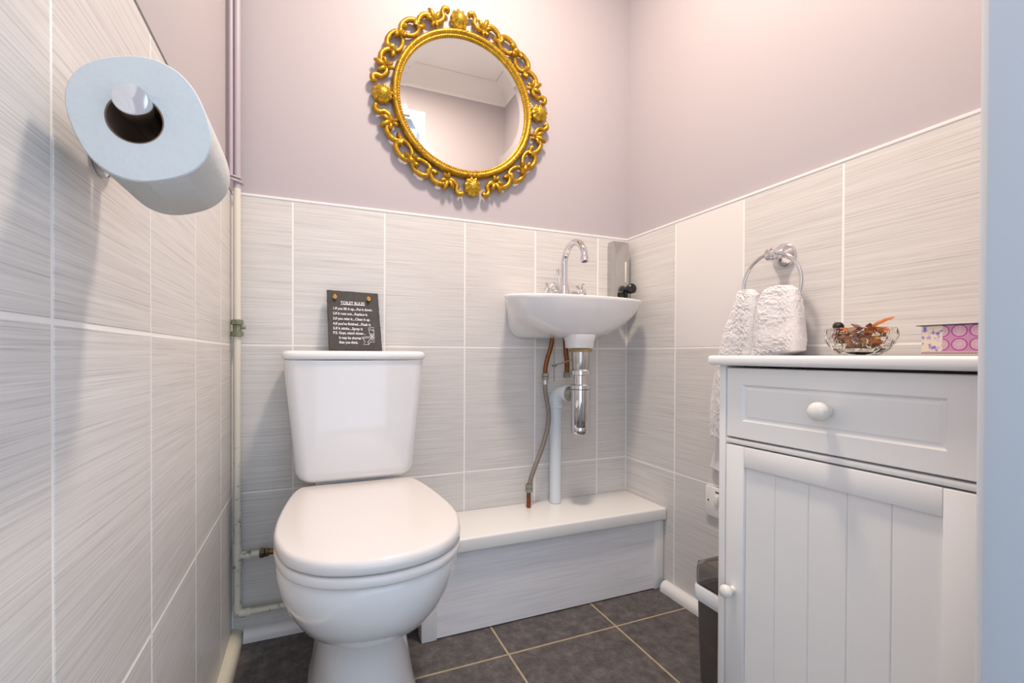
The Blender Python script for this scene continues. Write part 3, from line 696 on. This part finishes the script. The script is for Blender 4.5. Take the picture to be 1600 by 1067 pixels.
hem.loft([[(W-.012-Vector(towel.location).x - dx, y-towel.location.y, z-towel.location.z) for dx, y in ((0, a_), (.004, a_-.01), (.034, (a_+b_)/2), (.006, b_+.01), (0, b_), (-.006, (a_+b_)/2))] for z, a_, b_ in ((.56, -.434, -.575), (.52, -.424, -.575), (.48, -.411, -.572), (.45, -.402, -.570))])
hem.build('hem_band', mat('woven_towel_hem', (.78, .77, .80), .8, bump=.4, bscale=250), towel)

# ================================================================== FUSED SWITCH on the right wall
sw_ = tag(empty('wall_switch', (W-.0005, -.427, .349)), 'white fused wall switch with rocker beside the cabinet', 'switch')
MB().box((-.010, -.043, -.043), (0, .043, .043), .0025, 2).build('faceplate', GLOSSW, sw_)
MB().box((-.0155, -.006, -.004), (-.009, .006, .022), .0015).build('rocker', GLOSSW, sw_)
MB().box((-.0106, -.007, .029), (-.0095, .006, .033)).build('red_indicator', mat('dark_red_neon', (.12, .01, .01), .3), sw_)
MB().lathe([(.0028, 0), (.0024, .0012), (0, .0013)], (-.0098, .031, .002), (-1, 0, 0), 10).build('screw', BLACK, sw_)

# ================================================================== BIN
SMOKE = mat('smoky_translucent_plastic', (.17, .145, .135), .12, trans=.35, ior=1.3, coat=.2)
SMOKE2 = mat('smoky_clear_lid', (.45, .42, .41), .08, trans=.85, ior=1.2)
BAG = mat('white_bin_bag', (.78, .80, .82), .5, bump=.5, bscale=60)
bn = tag(empty('waste_bin', (1.133, -.6285, 0)), 'smoky grey plastic bin with white liner wedged beside the cabinet', 'bin')
def rr2(hx, hy, z, r=.016, n=6, j=0):
    pts = []
    for cx_, cy_, a0 in ((hx-r, hy-r, 0), (-hx+r, hy-r, PI/2), (-hx+r, -hy+r, PI), (hx-r, -hy+r, 1.5*PI)):
        for k in range(n+1):
            a = a0+PI/2*k/n; d = noise.noise(Vector((a*3, z*40, j)))*.003*j if j else 0
            pts.append((cx_+(r+d)*math.cos(a), cy_+(r+d)*math.sin(a), z + (noise.noise(Vector((a*5, 1, j)))*.004 if j else 0)))
    return pts
MB().loft([rr2(.080, .046, 0), rr2(.084, .048, .004), rr2(.0915, .0515, .225), rr2(.088, .0485, .225), rr2(.080, .045, .006), rr2(.05, .03, .005)]).build('bin_body', SMOKE, bn, angle=50)
MB().loft([rr2(.0935, .0528, .198, j=1), rr2(.0965, .0550, .206, j=1), rr2(.0970, .0555, .228, j=1), rr2(.0935, .0525, .235, j=1), rr2(.088, .052, .233)], False, False).build('bin_liner', BAG, bn, angle=60)
lidb = MB(); lidb.loft([rr2(.091, .0505, .236), rr2(.0935, .0525, .238), rr2(.0935, .0525, .272), rr2(.090, .053, .284), rr2(.080, .044, .289), rr2(.077, .041, .286), rr2(.088, .051, .278), rr2(.0905, .0495, .270), rr2(.0905, .0495, .240)], False, False)
lb = lidb.build('bin_lid', SMOKE2, bn, angle=50)
MB().box((-.076, -.040, .281), (.076, .040, .2845), .001).build('swing_flap', SMOKE, lb)

# ================================================================== CABINET
CABW = mat('white_painted_mdf', (.86, .855, .85), .35, coat=.15)
cab = tag(empty('bathroom_cabinet', (.990, -.9065, 0), (0, 0, math.radians(1.8))), 'white freestanding cabinet with drawer and panelled door', 'cabinet')
HY = .209
def cpart(name, a, b, m=CABW, bev=.0015, parent=None, seg=2): return MB().box(a, b, bev, seg).build(name, m, parent or cab)
cpart('side_panel', (0, HY-.015, 0), (.262, HY, .752)); cpart('side_panel', (0, -HY, 0), (.262, -HY+.015, .752))
cpart('back_panel', (.252, -HY+.0155, .02), (.2615, HY-.0155, .750))
cpart('bottom_shelf', (.006, -HY+.0155, .04), (.251, HY-.0155, .055))
cpart('plinth', (.012, -HY+.0155, 0), (.024, HY-.0155, .0395))
cpart('dividing_rail', (.001, -HY+.0155, .5955), (.251, HY-.0155, .6055))
MB().box((-.022, -HY-.014, .7525), (.270, HY+.014, .7722), .007, 4).build('top', CABW, cab)
# drawer front with routed panel
dy, dz0, dz1 = HY-.0175, .6085, .7475
dr = MB()
def rect(y, z0, z1, x, yo=0): return [(x, -y, z0), (x, y, z0), (x, y, z1), (x, -y, z1)]
py, pz0, pz1 = .155, .644, .714
dr.loft([rect(dy, dz0, dz1, .016), rect(dy, dz0, dz1, .002), rect(dy-.0015, dz0+.0015, dz1-.0015, 0), rect(py+.001, pz0-.001, pz1+.001, 0), rect(py, pz0, pz1, .0008), rect(py-.003, pz0+.003, pz1-.003, .0042), rect(py-.006, pz0+.006, pz1-.006, .0042), rect(py-.009, pz0+.009, pz1-.009, .0026)])
drawer = dr.build('drawer', CABW, cab, angle=20)
KNOB = mat('white_ceramic_knob', (.82, .81, .77), .12, coat=.5)
MB().lathe([(.009, 0), (.0085, .003), (.007, .008), (.009, .012), (.0145, .016), (.0165, .021), (.0160, .027), (.0125, .032), (.006, .0345), (0, .035)], (0, -.002, .680), (-1, 0, 0), 28).build('knob', KNOB, drawer, angle=60)
# door
dzt, dzb, dyy = .5925, .060, HY-.0175
door_c = MB().box((.010, -dyy+.03, dzb+.03), (.016, dyy-.03, dzt-.03)).build('door', CABW, cab)
cpart('stile', (0, dyy-.040, dzb), (.018, dyy, dzt), parent=door_c); cpart('stile', (0, -dyy, dzb), (.018, -dyy+.040, dzt), parent=door_c)
cpart('top_rail', (0, -dyy+.0403, dzt-.040), (.018, dyy-.0403, dzt), parent=door_c); cpart('bottom_rail', (0, -dyy+.0403, dzb), (.018, dyy-.0403, dzb+.05), parent=door_c)
inner = dyy-.040; npl = 5; pw = 2*inner/npl
for k in range(npl):
    y0 = -inner+pw*k
    MB().box((.0055, y0+.0002, dzb+.049), (.0100, y0+pw-.0002, dzt-.0395), .0011, 1).build('plank', CABW, door_c, smooth=False)
MB().lathe([(.0075, 0), (.007, .003), (.0055, .007), (.0075, .011), (.0115, .014), (.013, .019), (.0125, .024), (.0095, .028), (.005, .030), (0, .0304)], (0, dyy-.018, .302), (-1, 0, 0), 24).build('knob', KNOB, door_c, angle=60)

# ================================================================== GLASS BOWL + POTPOURRI on cabinet top
ZT = .7726
GB = Vector((1.125, -.880, ZT))
GLASS = mat('clear_cut_glass', (.98, .97, .95), .02, trans=1, ior=1.22)
gb = tag(empty('glass_bowl', GB), 'cut crystal bowl of potpourri on the cabinet top', 'bowl')
mbg = MB(); n = 72
def gr(r, z, cut):
    out = []
    for k in range(n):
        a = 2*PI*k/n; out.append(((r+cut(k))*math.cos(a), (r+cut(k))*math.sin(a), z))
    return out
outer = [(.020, .0006), (.028, .0008), (.036, .006), (.0425, .012), (.0475, .018), (.0510, .024), (.0532, .030), (.0543, .036), (.0543, .042), (.0528, .047), (.0510, .0495)]
rings = []
for i, (r, z) in enumerate(outer):
    dep = 0 if i < 2 or i > 8 else .0015
    def cut(k, i=i, dep=dep):
        if not dep: return 0
        ph1 = (k + i*2) % 9; ph2 = (k - i*2) % 9
        return -dep if (ph1 < 1 or ph2 < 1) else .0
    rings.append(gr(r, z, cut))
z0f = lambda k: 0
rings += [gr(.0498, .0497, z0f), gr(.0500, .046, z0f), gr(.0512, .040, z0f), gr(.0500, .031, z0f), gr(.0465, .022, z0f), gr(.040, .0135, z0f), (gr(.030, .0075, z0f)), gr(.012, .0055, z0f)]
mbg.loft(rings).build('bowl_glass', GLASS, gb, smooth=False)
random.seed(11)
PCOL = {'orange dried peel': mat('orange_dried_peel', (.52, .15, .02), .6, var=.3, vscale=80), 'brown dried petal': mat('brown_dried_petal', (.20, .085, .055), .7, var=.4, vscale=80),
        'dark seed pod': mat('dark_seed_pod', (.030, .018, .014), .55, var=.4, vscale=80), 'rose brown bark chip': mat('rose_bark_chip', (.33, .17, .14), .75, var=.3, vscale=80), 'yellow wood shaving': mat('yellow_wood_shaving', (.55, .34, .09), .65, var=.3, vscale=80)}
def chip(sz_):
    mb = MB(); n1 = 7; rings = []; c0 = random.uniform(.6, 1.2)
    for i in range(4):
        t = i/3; rr_ = [.35, 1, .85, .2][i]; rg = []
        for k in range(n1):
            a = 2*PI*k/n1; q = random.uniform(.75, 1.2)
            rg.append((sz_*(t-.5)*2.0, sz_*.62*rr_*math.cos(a)*q, sz_*.30*rr_*math.sin(a)*q + sz_*c0*.5*(t-.5)**2))
        rings.append(rg)
    return mb.loft(rings)
kinds = list(PCOL); cnt = 0
spots = []
for layer, (zl, rm, nn) in enumerate(((.015, .025, 9), (.024, .034, 15), (.033, .037, 17), (.042, .037, 17), (.050, .030, 10))):
    for k in range(nn):
        a = 2*PI*(k+.37*layer)/nn; r = rm*(1 if k % 3 else .45)
        spots.append((r*math.cos(a), r*math.sin(a), zl+random.uniform(-.003, .003), layer))
for (x, y, z, layer) in spots:
    kd = random.choices(kinds, weights=(3, 4, 1.4, 4, 1.2))[0]; s_ = random.uniform(.0075, .0105)
    o = chip(s_).build(kd.replace(' ', '_'), PCOL[kd], smooth=False); o.location = GB+Vector((x*.92, y*.92, z)); o.rotation_euler = (random.uniform(-.6, .6), random.uniform(-.6, .6), random.uniform(0, 6.28))
    tag(o, '%s mixed into the potpourri in the cut glass bowl' % kd, 'potpourri', '%ss in the glass bowl' % kd)
o = MB().tube(catmull([(1.118, -.897, ZT+.045), (1.110, -.912, ZT+.054), (1.104, -.930, ZT+.0605), (1.100, -.946, ZT+.064)], 5), [.0052]*3+[.006]*4+[.005]*4+[.0035]*3+[.002, .001], 8, flat=.35).build('dried_pepper', PCOL['orange dried peel'])
tag(o, 'long orange pointed dried pod sticking out of the potpourri bowl', 'potpourri')
o = MB().tube([(1.125, -.850, ZT+.045), (1.122, -.845, ZT+.055), (1.120, -.838, ZT+.064)], [.006, .005, .0006], 7, flat=.4).build('pointed_petal', PCOL['orange dried peel'])
tag(o, 'small pointed petal standing up at the left of potpourri', 'potpourri')
o = MB().lathe([(0, -.009), (.007, -.006), (.009, 0), (.007, .006), (0, .009)], (0, 0, 0), (.4, 1, .5), 12).build('black_seed_pod', PCOL['dark seed pod']); o.location = (1.108, -.853, ZT+.054)
tag(o, 'glossy black seed pod on top of the potpourri', 'potpourri')

# ================================================================== PATTERNED GIFT BOX
def print_mat():
    m = bpy.data.materials.new('lilac_patterned_paper'); nt, N, L, b = nodes_of(m)
    tc = N.new('ShaderNodeTexCoord'); sep = N.new('ShaderNodeSeparateXYZ'); L.new(tc.outputs['Object'], sep.inputs[0])
    def M(op, a, b_=None, c=None):
        n = N.new('ShaderNodeMath'); n.operation = op
        for i, v in enumerate((a, b_, c)):
            if v is None: continue
            if isinstance(v, (int, float)): n.inputs[i].default_value = v
            else: L.new(v, n.inputs[i])
        return n.outputs[0]
    Y_, Z_ = sep.outputs['Y'], sep.outputs['Z']
    # medallions: pitch P along y (running towards -y), rows along z
    P = .0208
    u = M('SUBTRACT', M('MODULO', M('ADD', M('MULTIPLY', Y_, -1), P*20-.0255+P/2), P), P/2)
    v = M('SUBTRACT', M('MODULO', M('ADD', Z_, P*10-.0175+P/2), P), P/2)
    d = M('SQRT', M('ADD', M('MULTIPLY', u, u), M('MULTIPLY', v, v)))
    ring = M('LESS_THAN', M('ABSOLUTE', M('SUBTRACT', d, .0088)), .0009)
    petals = M('LESS_THAN', M('ABSOLUTE', M('SUBTRACT', d, M('ADD', .0050, M('MULTIPLY', M('SINE', M('MULTIPLY', M('ARCTAN2', v, u), 8)), .0013)))), .00045)
    inside = M('LESS_THAN', d, .0085)
    def mix(f, A, B):
        x = N.new('ShaderNodeMix'); x.data_type = 'RGBA'; L.new(f, x.inputs['Factor'])
        for s_, v_ in (('A', A), ('B', B)):
            if isinstance(v_, tuple): x.inputs[s_].default_value = (*v_, 1)
            else: L.new(v_, x.inputs[s_])
        return x.outputs['Result']
    medal = mix(inside, (.50, .24, .40), (.58, .40, .50)); medal = mix(petals, medal, (.48, .20, .38)); medal = mix(ring, medal, (.34, .07, .26))
    vo = N.new('ShaderNodeTexNoise'); vo.inputs['Scale'].default_value = 120; vo.inputs['Detail'].default_value = 2; L.new(tc.outputs['Object'], vo.inputs['Vector'])
    rf = ramp(N, [(.50, (.72, .62, .50)), (.56, (.55, .48, .60)), (.62, (.24, .16, .48)), (.75, (.20, .10, .40))]); L.new(vo.outputs['Fac'], rf.inputs['Fac'])
    flo = M('GREATER_THAN', Y_, -.0265)
    c = mix(flo, medal, rf.outputs[0])
    band = M('LESS_THAN', Z_, .0068); vb = M('LESS_THAN', M('ABSOLUTE', M('SUBTRACT', Z_, .0042)), M('ADD', .0008, M('MULTIPLY', M('ABSOLUTE', M('SINE', M('MULTIPLY', Y_, 900))), .0009)))
    bc = mix(vb, (.62, .46, .46), (.30, .26, .26)); c = mix(band, c, bc)
    L.new(c, b.inputs['Base Color']); b.inputs['Roughness'].default_value = .6
    return m
PRT = print_mat()
gx = tag(empty('patterned_box', (1.112, -.977, ZT), (0, 0, math.radians(2))), 'small lilac and floral patterned box on cabinet beside the door frame', 'box')
MB().box((0, -.105, .0004), (.075, 0, .0475), .0006, 1).build('box_body', PRT, gx, smooth=False)
lidm = mat('dark_teal_scalloped_lid', (.10, .12, .15), .7, var=.5, vscale=150)
lm = MB(); lx = []
for k in range(41): lx.append(k/40)
top_ = [(-.003-.0012*(k % 2), .006-.117*t) for k, t in enumerate(lx)] + [(.079, -.111), (.079, .006)]
lm.loft([[(x, y, .0478) for x, y in top_], [(x, y, .0490) for x, y in top_]]).build('lid', lidm, gx, smooth=False)
